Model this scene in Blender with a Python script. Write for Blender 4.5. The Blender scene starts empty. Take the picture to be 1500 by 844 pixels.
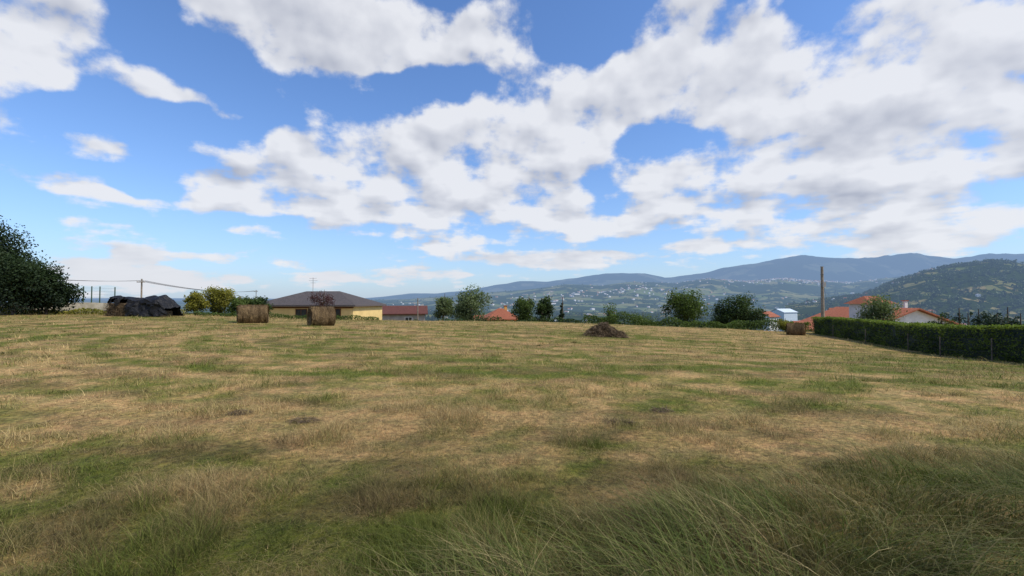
import bpy, math, numpy as np
from mathutils import Vector
R=np.random.RandomState(11)
sc=bpy.context.scene
sc.view_settings.view_transform='Standard'; sc.view_settings.look='None'; sc.view_settings.exposure=0
F_=667.0; EYE=1.6; HY=440.0
# ---------------------------------------------------------------- noise
TB=np.random.RandomState(7).rand(256,256)
def vn(x,y):
    x=np.asarray(x,float); y=np.asarray(y,float)
    xi=np.floor(x).astype(int); yi=np.floor(y).astype(int)
    fx=x-xi; fy=y-yi; fx=fx*fx*(3-2*fx); fy=fy*fy*(3-2*fy)
    a=TB[xi&255,yi&255]; b=TB[(xi+1)&255,yi&255]; c=TB[xi&255,(yi+1)&255]; d=TB[(xi+1)&255,(yi+1)&255]
    return (a*(1-fx)+b*fx)*(1-fy)+(c*(1-fx)+d*fx)*fy
def fbm(x,y,o=5,g=.5):
    s=0;a=1;t=0
    x=np.asarray(x,float);y=np.asarray(y,float)
    for i in range(o):
        s=s+a*vn(x*2**i+17*i,y*2**i+31*i); t+=a; a*=g
        x,y=x*.8-y*.6,x*.6+y*.8
    return s/t
def sst(a,b,x):
    t=np.clip((np.asarray(x,float)-a)/(b-a),0,1); return t*t*(3-2*t)
# ---------------------------------------------------------------- terrain
def gz(X,Y):
    X=np.asarray(X,float);Y=np.asarray(Y,float)
    s=sst(0,27,Y)
    f=-0.5+np.where(X<0,0.95*np.tanh(-X/25),-0.040*np.minimum(X,60))
    z=s*f - 0.5*np.exp(-((X+16)/14)**2)*sst(32,48,Y)
    e=np.maximum(Y-48,0.8*(X-34)); e=np.maximum(e,0); e=e*e/(e+6)
    z=z-70*(1-np.exp(-e*0.0035))
    r=np.hypot(X,Y)
    z=z+(fbm(X*.35,Y*.35,3)-.5)*.12*sst(1,6,r)
    z=z+(fbm(X/300,Y/300,4)-.5)*26*sst(300,900,r)*(Y>0)
    return z
GREEN=np.array((.120,.145,.026)); STRAW=np.array((.40,.295,.135)); BROWN=np.array((.18,.125,.064))
def fieldcol(x,y,j=0.):
    x=np.asarray(x,float);y=np.asarray(y,float)
    ax=np.maximum(-x-7,0); yy=y+.10*x-20
    t=np.hypot(ax,yy)+2.2*fbm(x*.09,y*.09,3)+.35*fbm(x*1.2,y*1.2,2)
    w_=2*np.pi*t/2.9
    st=(np.sin(w_)+.5*np.sin(2*w_+1))*(.35+1.2*fbm(x*.12+50,y*.12,2))
    line=np.exp(-(np.sin(w_/2)**2)/.035)*(.25+.75*sst(-2,-9,x))      # thin windrow of hay left between swaths
    f=.51+.24*st*sst(4,13,np.hypot(x,y))+.34*line*sst(5,11,np.hypot(x,y))+(fbm(x*.22,y*.65,5,.62)-.5)*1.35+(fbm(x*1.7+y*.8,y*1.7-x*.8,4)-.5)*1.9+(fbm(x*.12+9,y*.14,3)-.5)*1.2+j
    f=np.clip(f,0,1)[...,None]
    c=GREEN*(1-f)+STRAW*f
    b=(sst(.50,.68,fbm(x*.9+77,y*1.6+12,4))*.5)[...,None]
    c=c*(1-b)+BROWN*b
    m=(.68+.32*sst(2.5,11,np.hypot(x,y)))[...,None]  # foreground shade painted into ground and grass colour, darker near the camera
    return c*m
# ---------------------------------------------------------------- mesh helpers
def link(ob):
    sc.collection.objects.link(ob); return ob
def qmesh(name,V,F,mats,tone=None,midx=None,smooth=False,parent=None,col=None):
    V=np.asarray(V,np.float32); F=np.asarray(F,np.int32)
    me=bpy.data.meshes.new(name)
    me.vertices.add(len(V)); me.vertices.foreach_set('co',V.ravel())
    k=F.shape[1]
    me.loops.add(F.size); me.loops.foreach_set('vertex_index',F.ravel())
    me.polygons.add(len(F)); me.polygons.foreach_set('loop_start',np.arange(len(F),dtype=np.int32)*k)
    for m in (mats if isinstance(mats,list) else [mats]): me.materials.append(m)
    if midx is not None: me.polygons.foreach_set('material_index',np.asarray(midx,np.int32))
    if smooth: me.polygons.foreach_set('use_smooth',np.ones(len(F),bool))
    if tone is not None:
        a=me.attributes.new('tone','FLOAT','POINT'); a.data.foreach_set('value',np.asarray(tone,np.float32))
    if col is not None:
        a=me.attributes.new('col','FLOAT_COLOR','POINT'); c4=np.ones((len(V),4),np.float32); c4[:,:3]=col; a.data.foreach_set('color',c4.ravel())
    me.update(calc_edges=True); me.validate()
    ob=bpy.data.objects.new(name,me); link(ob)
    if parent: ob.parent=parent
    return ob
def empty(name,loc=(0,0,0),rz=0):
    e=bpy.data.objects.new(name,None); e.location=loc; e.rotation_euler=(0,0,rz); e.empty_display_size=.3; return link(e)
def pym(name,V,F,mats,parent=None,midx=None,smooth=False):
    me=bpy.data.meshes.new(name); me.from_pydata([tuple(v) for v in V],[],[tuple(f) for f in F])
    for m in (mats if isinstance(mats,list) else [mats]): me.materials.append(m)
    if midx is not None:
        for p,i in zip(me.polygons,midx): p.material_index=i
    if smooth:
        for p in me.polygons: p.use_smooth=True
    me.update(); ob=bpy.data.objects.new(name,me); link(ob)
    if parent: ob.parent=parent
    return ob
def boxVF(x0,x1,y0,y1,z0,z1):
    V=[(x0,y0,z0),(x1,y0,z0),(x1,y1,z0),(x0,y1,z0),(x0,y0,z1),(x1,y0,z1),(x1,y1,z1),(x0,y1,z1)]
    F=[(0,3,2,1),(4,5,6,7),(0,1,5,4),(1,2,6,5),(2,3,7,6),(3,0,4,7)]
    return V,F
def box(name,b,mat,parent=None):
    V,F=boxVF(*b); return pym(name,V,F,mat,parent)
def tube(pts,rad,n=6):
    V=[];F=[]
    pts=[Vector(p) for p in pts]
    for i,p in enumerate(pts):
        d=(pts[min(i+1,len(pts)-1)]-pts[max(i-1,0)]).normalized()
        u=d.orthogonal().normalized(); w=d.cross(u)
        if i==0: u0=u
        u=(u0-d*u0.dot(d)).normalized(); w=d.cross(u)
        for j in range(n):
            a=2*math.pi*j/n; V.append(tuple(p+(u*math.cos(a)+w*math.sin(a))*rad[i]))
    for i in range(len(pts)-1):
        for j in range(n):
            F.append((i*n+j,i*n+(j+1)%n,(i+1)*n+(j+1)%n,(i+1)*n+j))
    return V,F
def leafq(C,size,rng,flat=0.0,asp=0.6):
    N=len(C); a=rng.normal(size=(N,3)); a/=np.linalg.norm(a,axis=1)[:,None]
    b=rng.normal(size=(N,3)); b[:,2]*=(1-flat); b-=a*(a*b).sum(1)[:,None]; b/=np.linalg.norm(b,axis=1)[:,None]
    s=(size*(.6+.8*rng.rand(N)))[:,None]
    V=np.stack([C-a*s*.5,C+b*s*.5*asp,C+a*s*.5,C-b*s*.5*asp],1).reshape(-1,3)
    return V,np.arange(N*4).reshape(-1,4)
def join(parts):
    V=[];F=[];o=0
    for v,f in parts:
        v=np.asarray(v,float).reshape(-1,3); f=np.asarray(f,int)
        V.append(v);F.append(f+o);o+=len(v)
    return np.concatenate(V),np.concatenate(F)
# ---------------------------------------------------------------- materials
def nodes(m):
    m.use_nodes=True; return m.node_tree,m.node_tree.nodes,m.node_tree.links
def M(nt,op,a,b=None,c=None,clamp=False):
    n=nt.nodes.new('ShaderNodeMath'); n.operation=op; n.use_clamp=clamp
    for i,v in enumerate((a,b,c)):
        if v is None: continue
        if isinstance(v,(int,float)): n.inputs[i].default_value=v
        else: nt.links.new(v,n.inputs[i])
    return n.outputs[0]
def VM(nt,op,a,b=None,scale=None,c=None):
    n=nt.nodes.new('ShaderNodeVectorMath'); n.operation=op
    for i,v in enumerate((a,b,c)):
        if v is None: continue
        if isinstance(v,tuple): n.inputs[i].default_value=v
        else: nt.links.new(v,n.inputs[i])
    if scale is not None:
        if isinstance(scale,(int,float)): n.inputs['Scale'].default_value=scale
        else: nt.links.new(scale,n.inputs['Scale'])
    return n.outputs['Value'] if op in('LENGTH','DOT_PRODUCT') else n.outputs[0]
def mixc(nt,f,a,b,bt='MIX'):
    n=nt.nodes.new('ShaderNodeMix'); n.data_type='RGBA'; n.blend_type=bt
    for s,v in ((n.inputs[0],f),(n.inputs[6],a),(n.inputs[7],b)):
        if isinstance(v,(int,float)): s.default_value=v
        elif isinstance(v,tuple): s.default_value=(*v,1) if len(v)==3 else v
        else: nt.links.new(v,s)
    return n.outputs[2]
def noise(nt,vec,scale,detail=4,rough=.5,out=0):
    n=nt.nodes.new('ShaderNodeTexNoise'); n.inputs['Scale'].default_value=scale; n.inputs['Detail'].default_value=detail
    n.inputs['Roughness'].default_value=rough
    if vec is not None: nt.links.new(vec,n.inputs['Vector'])
    return n.outputs[out]
def sm(nt,v,a,b,lo=0.,hi=1.):
    n=nt.nodes.new('ShaderNodeMapRange'); n.interpolation_type='SMOOTHSTEP'
    nt.links.new(v,n.inputs[0]); n.inputs[1].default_value=a;n.inputs[2].default_value=b;n.inputs[3].default_value=lo;n.inputs[4].default_value=hi
    return n.outputs[0]
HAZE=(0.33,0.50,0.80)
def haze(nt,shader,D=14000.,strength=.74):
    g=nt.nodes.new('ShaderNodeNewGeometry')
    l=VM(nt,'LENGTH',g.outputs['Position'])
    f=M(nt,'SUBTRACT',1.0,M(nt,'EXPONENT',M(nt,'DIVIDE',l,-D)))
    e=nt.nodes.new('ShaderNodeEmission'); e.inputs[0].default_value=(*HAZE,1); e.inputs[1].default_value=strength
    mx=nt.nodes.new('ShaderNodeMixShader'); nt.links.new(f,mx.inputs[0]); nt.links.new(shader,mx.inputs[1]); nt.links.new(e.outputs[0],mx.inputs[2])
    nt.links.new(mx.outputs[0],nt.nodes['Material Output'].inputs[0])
def pmat(name,c1,c2,scale=3,rough=.8,bump=.3,detail=4,bscale=None,coord='Object',far=False,spec=.3):
    m=bpy.data.materials.new(name); nt,N,L=nodes(m); b=N['Principled BSDF']
    tc=N.new('ShaderNodeTexCoord')
    f=noise(nt,tc.outputs[coord],scale,detail,.6)
    L.new(mixc(nt,sm(nt,f,.35,.65),c1,c2),b.inputs['Base Color'])
    b.inputs['Roughness'].default_value=rough; b.inputs['Specular IOR Level'].default_value=spec
    if bump:
        bn=N.new('ShaderNodeBump'); bn.inputs['Strength'].default_value=bump; bn.inputs['Distance'].default_value=.05
        L.new(noise(nt,tc.outputs[coord],bscale or scale*4,detail,.6),bn.inputs['Height']); L.new(bn.outputs[0],b.inputs['Normal'])
    if far: haze(nt,b.outputs[0],D=10000.)
    return m
def leafmat(name,dark,light,trans=.35,far=False,hs=.72):
    m=bpy.data.materials.new(name); nt,N,L=nodes(m); b=N['Principled BSDF']
    at=N.new('ShaderNodeAttribute'); at.attribute_name='tone'
    c=mixc(nt,at.outputs['Fac'],dark,light); L.new(c,b.inputs['Base Color']); b.inputs['Roughness'].default_value=.65; b.inputs['Specular IOR Level'].default_value=.2
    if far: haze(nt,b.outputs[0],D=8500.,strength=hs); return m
    t=N.new('ShaderNodeBsdfTranslucent'); L.new(mixc(nt,1.,c,(1.3,1.4,.7),'MULTIPLY'),t.inputs[0])
    mx=N.new('ShaderNodeMixShader'); mx.inputs[0].default_value=trans; L.new(b.outputs[0],mx.inputs[1]); L.new(t.outputs[0],mx.inputs[2])
    L.new(mx.outputs[0],N['Material Output'].inputs[0])
    return m
def fieldmat():
    m=bpy.data.materials.new('field_turf'); nt,N,L=nodes(m); b=N['Principled BSDF']
    at=N.new('ShaderNodeAttribute'); at.attribute_name='col'
    g=N.new('ShaderNodeNewGeometry'); P=g.outputs['Position']
    n1=noise(nt,P,13,4,.8); n2=noise(nt,P,2.3,3,.7)
    c=mixc(nt,sm(nt,n1,.3,.7),mixc(nt,1.,at.outputs['Color'],(.42,.38,.38),'MULTIPLY'),mixc(nt,1.,at.outputs['Color'],(1.35,1.25,1.15),'MULTIPLY'))
    c=mixc(nt,sm(nt,n2,.3,.7),mixc(nt,1.,c,(.7,.8,.7),'MULTIPLY'),mixc(nt,1.,c,(1.25,1.12,1.1),'MULTIPLY'))
    L.new(c,b.inputs['Base Color']); b.inputs['Roughness'].default_value=.95; b.inputs['Specular IOR Level'].default_value=.1
    bn=N.new('ShaderNodeBump'); bn.inputs['Strength'].default_value=.8; bn.inputs['Distance'].default_value=.06
    L.new(noise(nt,P,9,3,.75),bn.inputs['Height']); L.new(bn.outputs[0],b.inputs['Normal']); return m
def valleymat():
    m=bpy.data.materials.new('valley_fields'); nt,N,L=nodes(m); b=N['Principled BSDF']
    g=N.new('ShaderNodeNewGeometry'); P=g.outputs['Position']
    v=N.new('ShaderNodeTexVoronoi'); v.inputs['Scale'].default_value=1/140.
    wp=VM(nt,'ADD',P,VM(nt,'SCALE',noise(nt,P,.006,3,.5,1),None,60.)); L.new(wp,v.inputs['Vector'])
    hs=N.new('ShaderNodeSeparateColor'); L.new(v.outputs['Color'],hs.inputs[0])
    cr=N.new('ShaderNodeValToRGB'); cr.color_ramp.interpolation='CONSTANT'
    el=cr.color_ramp.elements
    cols=[(0,(.02,.04,.012)),(.3,(.07,.11,.03)),(.5,(.03,.055,.016)),(.65,(.12,.15,.045)),(.82,(.2,.17,.08)),(.92,(.06,.09,.03))]
    el[0].position=0; el[0].color=(*cols[0][1],1); el[1].position=cols[1][0]; el[1].color=(*cols[1][1],1)
    for p,cc in cols[2:]:
        e=el.new(p); e.color=(*cc,1)
    L.new(hs.outputs[0],cr.inputs[0])
    wood=sm(nt,noise(nt,P,.012,5,.65),.46,.53)
    L.new(mixc(nt,wood,cr.outputs[0],(.018,.034,.012)),b.inputs['Base Color']); b.inputs['Roughness'].default_value=.95; b.inputs['Specular IOR Level'].default_value=.1
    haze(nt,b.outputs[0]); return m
def grassmat(name,trans=.3):
    m=bpy.data.materials.new(name); nt,N,L=nodes(m); b=N['Principled BSDF']
    at=N.new('ShaderNodeAttribute'); at.attribute_name='col'; c=at.outputs['Color']
    L.new(c,b.inputs['Base Color']); b.inputs['Roughness'].default_value=.7; b.inputs['Specular IOR Level'].default_value=.15
    t=N.new('ShaderNodeBsdfTranslucent'); L.new(c,t.inputs[0])
    mx=N.new('ShaderNodeMixShader'); mx.inputs[0].default_value=trans; L.new(b.outputs[0],mx.inputs[1]); L.new(t.outputs[0],mx.inputs[2])
    L.new(mx.outputs[0],N['Material Output'].inputs[0]); return m
def hillmat(name,woodc,meadow,meadow2,thr,cell,D=14000.,hs=.68):
    m=bpy.data.materials.new(name); nt,N,L=nodes(m); b=N['Principled BSDF']
    g=N.new('ShaderNodeNewGeometry'); P=g.outputs['Position']
    v=N.new('ShaderNodeTexVoronoi'); v.inputs['Scale'].default_value=1./cell
    L.new(VM(nt,'ADD',P,VM(nt,'SCALE',noise(nt,P,.6/cell,2,.5,1),None,cell*.5)),v.inputs['Vector'])
    hs_=N.new('ShaderNodeSeparateColor'); L.new(v.outputs['Color'],hs_.inputs[0])
    md=mixc(nt,hs_.outputs[0],meadow,meadow2)
    w=noise(nt,P,1.1/(cell*3),5,.62)
    w=M(nt,'ADD',w,M(nt,'MULTIPLY',M(nt,'SUBTRACT',hs_.outputs[1],.5),.16))
    c=mixc(nt,sm(nt,w,thr-.02,thr+.02),md,woodc)
    c=mixc(nt,1.,c,mixc(nt,noise(nt,P,.03,3,.7),(.5,.5,.5),(1.4,1.4,1.4)),'MULTIPLY')
    L.new(c,b.inputs['Base Color']); b.inputs['Roughness'].default_value=1.; b.inputs['Specular IOR Level'].default_value=0.
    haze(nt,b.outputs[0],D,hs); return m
# ---------------------------------------------------------------- ground
fm=fieldmat(); vm_=valleymat()
ang=np.concatenate([np.linspace(-1.2,1.2,760),np.linspace(1.2,2*math.pi-1.2,90)[1:-1]])
rad=np.concatenate([[0.],np.geomspace(.5,110,330),np.geomspace(110,45000,190)[1:]])
A,RR=np.meshgrid(ang,rad)
X=RR*np.sin(A);Y=RR*np.cos(A); Z=gz(X,Y)
na=len(ang);nr=len(rad)
idx=np.arange(na*nr).reshape(nr,na)
a=idx[:-1,:];b=idx[1:,:]
Fq=np.stack([a,b,np.roll(b,-1,1),np.roll(a,-1,1)],-1)[1:]
mi=np.zeros(Fq.shape[:2],int); mi[rad[1:-1]>=109.9,:]=1
Vg=np.stack([X,Y,Z],-1).reshape(-1,3)
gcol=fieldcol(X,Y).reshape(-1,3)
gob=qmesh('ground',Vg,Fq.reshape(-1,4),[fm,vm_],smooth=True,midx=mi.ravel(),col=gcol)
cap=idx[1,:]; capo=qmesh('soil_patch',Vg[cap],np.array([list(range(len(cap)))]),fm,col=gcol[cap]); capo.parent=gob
# ---------------------------------------------------------------- hills
def hill(name,sil,Y0,Yc,Y1,mat,px0,px1,npx=420,ny=60,amp=.25,fs=900.,seed=0,jit=.10):
    sx=np.array([s[0] for s in sil],float); sy=np.array([s[1] for s in sil],float)
    def H(px,Yd):
        X=(px-750)/F_*Yd
        cz=EYE+(HY-np.interp(px,sx,sy))/F_*Yc
        cz=cz*(1+(fbm(px/38.+seed,px*0+seed,5)-.5)*jit)
        p=np.where(Yd<Yc,sst(Y0,Yc,Yd)**.8,1-sst(Yc,Y1,Yd))
        n=fbm(X/fs+seed,Yd/fs+seed*2,5,.55)
        rd=1-np.abs(2*n-1)
        mid=4*p*(1-p)
        return -75+(cz+75)*p*(1)+(rd-.75)*amp*(cz+75)*(mid*.9+.06)
    px=np.linspace(px0,px1,npx); yd=np.concatenate([np.linspace(Y0,Yc,ny),np.linspace(Yc,Y1,18)[1:]])
    PX,YD=np.meshgrid(px,yd); Zz=H(PX,YD); XX=(PX-750)/F_*YD
    i=np.arange(PX.size).reshape(PX.shape)
    Fh=np.stack([i[:-1,:-1],i[:-1,1:],i[1:,1:],i[1:,:-1]],-1).reshape(-1,4)
    qmesh(name,np.stack([XX,YD,Zz],-1).reshape(-1,3),Fh,mat,smooth=True)
    return H
farS=[(-600,436),(0,437),(300,437),(520,438),(560,435),(600,430),(640,430),(680,426),(720,420),(760,413),(800,412),(830,408),(870,404),(900,401),(945,401),(975,407),(1000,405),(1030,402),(1060,396),(1100,388),(1140,381),(1180,376),(1220,380),(1260,381),(1300,377),(1335,373),(1365,378),(1400,379),(1450,374),(1500,372),(1700,380),(2100,400)]
midS=[(-600,441),(500,441),(600,438),(700,430),(780,424),(830,417),(880,419),(930,413),(990,416),(1040,409),(1090,413),(1150,409),(1200,412),(1250,414),(1290,409),(1350,404),(1420,395),(1500,384),(1600,378),(2100,390)]
wdS=[(1150,447),(1265,432),(1310,414),(1355,399),(1400,389),(1445,384),(1480,385),(1520,391),(1570,390),(1650,396),(1900,420)]
mf=hillmat('far_mountain_slopes',(.03,.05,.035),(.10,.12,.07),(.15,.15,.09),.42,420.,D=7500.,hs=.68)
mm=hillmat('hill_farmland',(.025,.045,.016),(.11,.15,.045),(.22,.20,.09),.47,130.,D=7500.,hs=.70)
mw=hillmat('wooded_slope',(.024,.040,.013),(.10,.13,.038),(.24,.19,.09),.42,70.,D=8500.)
Hf=hill('mountain_range',farS,7500,11500,15000,mf,-500,2000,520,70,.45,1500,3,.16)
Hm=hill('farmland_hills',midS,2800,6200,8000,mm,-500,2000,520,80,.30,700,9)
Hw=hill('wooded_hill',wdS,1300,2500,3400,mw,1150,1900,260,60,.20,350,5)
def GZ(X,Y):
    px=X/np.maximum(Y,1)*F_+750
    z=gz(X,Y)
    z=np.where((Y>2800)&(Y<8000),np.maximum(z,Hm(px,Y)),z)
    z=np.where((Y>1300)&(Y<3400)&(px>1150)&(px<1900),np.maximum(z,Hw(px,Y)),z)
    return z
def far_trees(name,pxs,Ys,hgt,nl,mat,seed):
    r=np.random.RandomState(seed)
    Xs=(pxs-750)/F_*Ys; Zs=GZ(Xs,Ys); n=len(pxs)
    C=r.normal(size=(n,nl,3)); C/=np.linalg.norm(C,axis=2)[...,None]; C*=(r.rand(n,nl,1)**.4)
    h=hgt*(.6+.7*r.rand(n)); w=h*(.38+.25*r.rand(n))
    C[...,0]*=w[:,None];C[...,1]*=w[:,None];C[...,2]*=h[:,None]*.5
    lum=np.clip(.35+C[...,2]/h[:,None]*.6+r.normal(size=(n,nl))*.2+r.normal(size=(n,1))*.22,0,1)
    C+=np.stack([Xs,Ys,Zs+h*.5],-1)[:,None,:]
    sz=np.repeat(h*.38,nl)
    V,Fq=leafq(C.reshape(-1,3),sz,r,asp=.9)
    qmesh(name,V,Fq,mat,tone=np.repeat(lum.ravel(),4))
dl=leafmat('distant_foliage',(.018,.036,.011),(.085,.125,.034),.1,far=True)
n=7500
Yv=np.geomspace(850,5600,n)*(.9+.2*R.rand(n)); pv=R.rand(n)*1500+350
keep=fbm(pv/25.,np.log(Yv)*14,4)>.46
far_trees('distant_trees',pv[keep],Yv[keep],14.,20,dl,1)
n=3000
Yv=1350+R.rand(n)**.8*1250; pv=1200+R.rand(n)*420
keep=fbm(pv/18.,Yv/90,4)>.43
far_trees('hillside_woodland',pv[keep],Yv[keep],13.,20,dl,2)
def town(name,pxs,Ys,wm,seed):
    r=np.random.RandomState(seed); V=[];F=[];I=[]
    for px,yd in zip(pxs,Ys):
        x=(px-750)/F_*yd; z=float(GZ(np.array([x]),np.array([yd]))[0])-2
        w=wm*(.5+r.rand()*1.0); d=w*(.6+.5*r.rand()); h=6+r.rand()*5; rf=2.5+r.rand()*1.5; t=r.rand()*3.14
        if r.rand()<.06: w*=3.0; d*=1.5; rf=1.5
        c,s=math.cos(t),math.sin(t); o=len(V)
        P=[(-w/2,-d/2,0),(w/2,-d/2,0),(w/2,d/2,0),(-w/2,d/2,0),(-w/2,-d/2,h),(w/2,-d/2,h),(w/2,d/2,h),(-w/2,d/2,h),(-w/2,0,h+rf),(w/2,0,h+rf)]
        V+=[(x+a*c-b*s,yd+a*s+b*c,z+zz) for a,b,zz in P]
        wi=0 if r.rand()<.75 else 1
        ri=2 if r.rand()<.7 else 3
        for f,i in (((0,1,5,4),wi),((1,2,6,9,5),wi),((2,3,7,6),wi),((3,0,4,8,7),wi),((4,5,9,8),ri),((6,7,8,9),ri)):
            F.append(tuple(o+k for k in f)); I.append(i)
    pym(name,V,F,[pmat('town_white_render',(.78,.76,.72),(.66,.64,.6),.02,far=True,bump=0),pmat('town_ochre_render',(.5,.38,.24),(.4,.3,.2),.02,far=True,bump=0),
      pmat('town_red_tile',(.36,.15,.09),(.28,.11,.07),.02,far=True,bump=0),pmat('town_pale_roof',(.5,.5,.52),(.4,.39,.39),.02,far=True,bump=0)],midx=I)
r=np.random.RandomState(5)
def cl(cx,cy,sx,sy,n): return np.stack([r.normal(cx,sx,n),r.normal(cy,sy,n)],1)
tp=np.concatenate([cl(1160,5600,55,260,330),cl(1090,5300,60,300,80),cl(890,4300,50,200,70),cl(900,4300,110,400,50),cl(760,3600,50,400,40),cl(970,3400,120,400,40),cl(1180,2600,110,400,34),
   np.stack([r.rand(90)*900+600,1500+r.rand(90)*4500],1),cl(1350,1300,70,120,6),cl(600,3500,40,500,24)])
tp=tp[(tp[:,1]>1000)&(tp[:,1]<6100)]
town('distant_town',tp[:,0],tp[:,1],16.,3)
# ---------------------------------------------------------------- trees
def P3(px,py,Y): return ((px-750)/F_*Y, Y, EYE+(HY-py)/F_*Y)
bark=pmat('bark',(.06,.045,.03),(.12,.09,.065),6,bump=.8)
def tree(name,px,top,wpx,Y,lm,seed,low=.22,nleaf=5200,lsz=.26,lobes=20,shape='round',gap=.5,dens=1.):
    r=np.random.RandomState(seed)
    X=(px-750)/F_*Y; zb=float(gz(X,Y))-.1; zt=EYE+(HY-top)/F_*Y; H=zt-zb; W=wpx/F_*Y/2
    parts=[];tr=max(.07,H*.022)
    lean=r.normal(size=2)*.03*H
    tp_=[(X,Y,zb),(X+lean[0]*.3,Y+lean[1]*.3,zb+H*.3),(X+lean[0],Y+lean[1],zb+H*.62),(X+lean[0]*1.2,Y+lean[1]*1.2,zb+H*.88)]
    parts.append(tube(tp_,[tr*1.3,tr,tr*.6,tr*.2],8))
    zc=zb+H*(low+1)/2; hz=H*(1-low)/2
    C=[];S=[]
    for k in range(lobes):
        d=r.normal(size=3); d/=np.linalg.norm(d); q=r.rand()**.45*.74
        t=d[2]*q
        wf=1.
        if shape=='cone': wf=max(.12,.75-.75*t)
        if shape=='round': wf=1.0-.25*max(t,0)
        c=np.array([X+d[0]*q*W*wf,Y+d[1]*q*W*wf,zc+t*hz*1.02]); C.append(c)
        S.append((.26+.22*r.rand())*(min(W,hz) if shape!='cone' else W*wf))
        st=np.array(tp_[1])+(np.array(tp_[3])-np.array(tp_[1]))*np.clip((c[2]-zb)/H-.35,0,.9)
        m_=(st+c)/2+r.normal(size=3)*.05*W+np.array([0,0,-.05*H])
        parts.append(tube([st,m_,c],[tr*.42,tr*.28,tr*.08],5))
    C=np.array(C);S=np.array(S)
    nt_=int(nleaf*dens); k=r.choice(lobes,nt_,p=S**2/np.sum(S**2))
    d=r.normal(size=(nt_,3)); d/=np.linalg.norm(d,axis=1)[:,None]
    rr=r.rand(nt_)**.38*(1+.28*r.normal(size=nt_)*.5)
    wob=.75+.5*vn(d[:,0]*2.2+k*7.3+50,d[:,2]*2.2+d[:,1]*1.7+50)
    Pp=C[k]+d*(rr*S[k]*wob)[:,None]
    Pp[:,2]=np.maximum(Pp[:,2],zb+.1)
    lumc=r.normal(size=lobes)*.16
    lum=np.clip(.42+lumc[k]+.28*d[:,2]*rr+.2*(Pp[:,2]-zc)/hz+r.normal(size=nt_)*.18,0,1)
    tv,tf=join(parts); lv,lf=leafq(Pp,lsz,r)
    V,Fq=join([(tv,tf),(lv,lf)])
    qmesh(name,V,Fq,[bark,lm],tone=np.concatenate([np.zeros(len(tv)),np.repeat(lum,4)]),midx=np.concatenate([np.zeros(len(tf)),np.ones(len(lf))]))
Lg=leafmat('leaves_green',(.022,.042,.011),(.115,.160,.036))
Ld=leafmat('leaves_dark',(.014,.028,.010),(.065,.102,.026),.2)
Ll=leafmat('leaves_laurel',(.006,.014,.006),(.030,.052,.015),.12)
Ls=leafmat('leaves_silver_green',(.045,.068,.032),(.18,.22,.10))
Ly=leafmat('leaves_yellow_green',(.06,.07,.012),(.33,.30,.05))
Lp=leafmat('leaves_plum',(.035,.014,.016),(.12,.05,.05))
Lc=leafmat('leaves_conifer',(.012,.023,.012),(.045,.070,.030),.1)
tree('ash_tree',648,422,36,60,Ls,1,.1,3800,.24)
tree('ash_tree',690,415,60,62,Ls,2,.1,6500,.24,lobes=26)
tree('oak_tree',770,424,46,68,Lg,3,.1,5200,.26)
tree('oak_tree',797,429,34,70,Ld,4,.1,3800,.26)
tree('cypress_tree',823,426,15,68,Lc,5,.05,2600,.2,shape='cone',lobes=16)
tree('oak_tree',1004,419,76,60,Lg,6,.15,8000,.24,lobes=32)
tree('oak_tree',1062,428,50,66,Ld,7,.1,5200,.24,lobes=24)
tree('oak_tree',1094,424,60,64,Ld,8,.1,6500,.24,lobes=28)
tree('olive_tree',1288,430,66,52,Ls,9,.05,7000,.2,lobes=28)
tree('laurel_tree',20,364,124,38,Ll,10,.0,20000,.19,lobes=54)
tree('laurel_tree',68,396,74,40,Ll,12,.0,10000,.19,lobes=34)
tree('laurel_tree',-34,300,130,39,Ll,13,.0,30000,.2,lobes=80)
tree('plum_tree',472,418,44,52,Lp,14,.3,1300,.14,lobes=22)
tree('yellow_shrub',285,424,44,46,Ly,15,.0,4200,.17,lobes=22)
tree('yellow_shrub',322,418,62,48,Ly,16,.0,7000,.17,lobes=30)
tree('laurel_bush',352,430,46,47,Lg,17,.0,4200,.17,lobes=20)
tree('laurel_bush',380,434,46,48,Ld,18,.0,4600,.17,lobes=22)
tree('laurel_bush',890,444,44,66,Lg,19,.0,3000,.2)
tree('laurel_bush',940,450,60,68,Lg,20,.0,3500,.2)
tree('laurel_bush',1150,463,26,46,Ly,21,.0,2600,.1,lobes=16)
tree('laurel_bush',1378,458,40,40,Ld,23,.0,2600,.14)
k=30
for px,top,w,Yd in ((1375,442,40,120),(1405,438,44,125),(1438,440,46,118),(1470,436,50,122),(1505,439,50,120),(1545,436,60,118),(1345,449,36,110),(1420,446,50,100),(1455,447,50,102),(1490,446,50,99)):
    tree('conifer_tree',px,top,w*1.25,Yd,Lc,k,.0,3000,.5,shape='cone' if k%2 else 'round',lobes=22); k+=1
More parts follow.
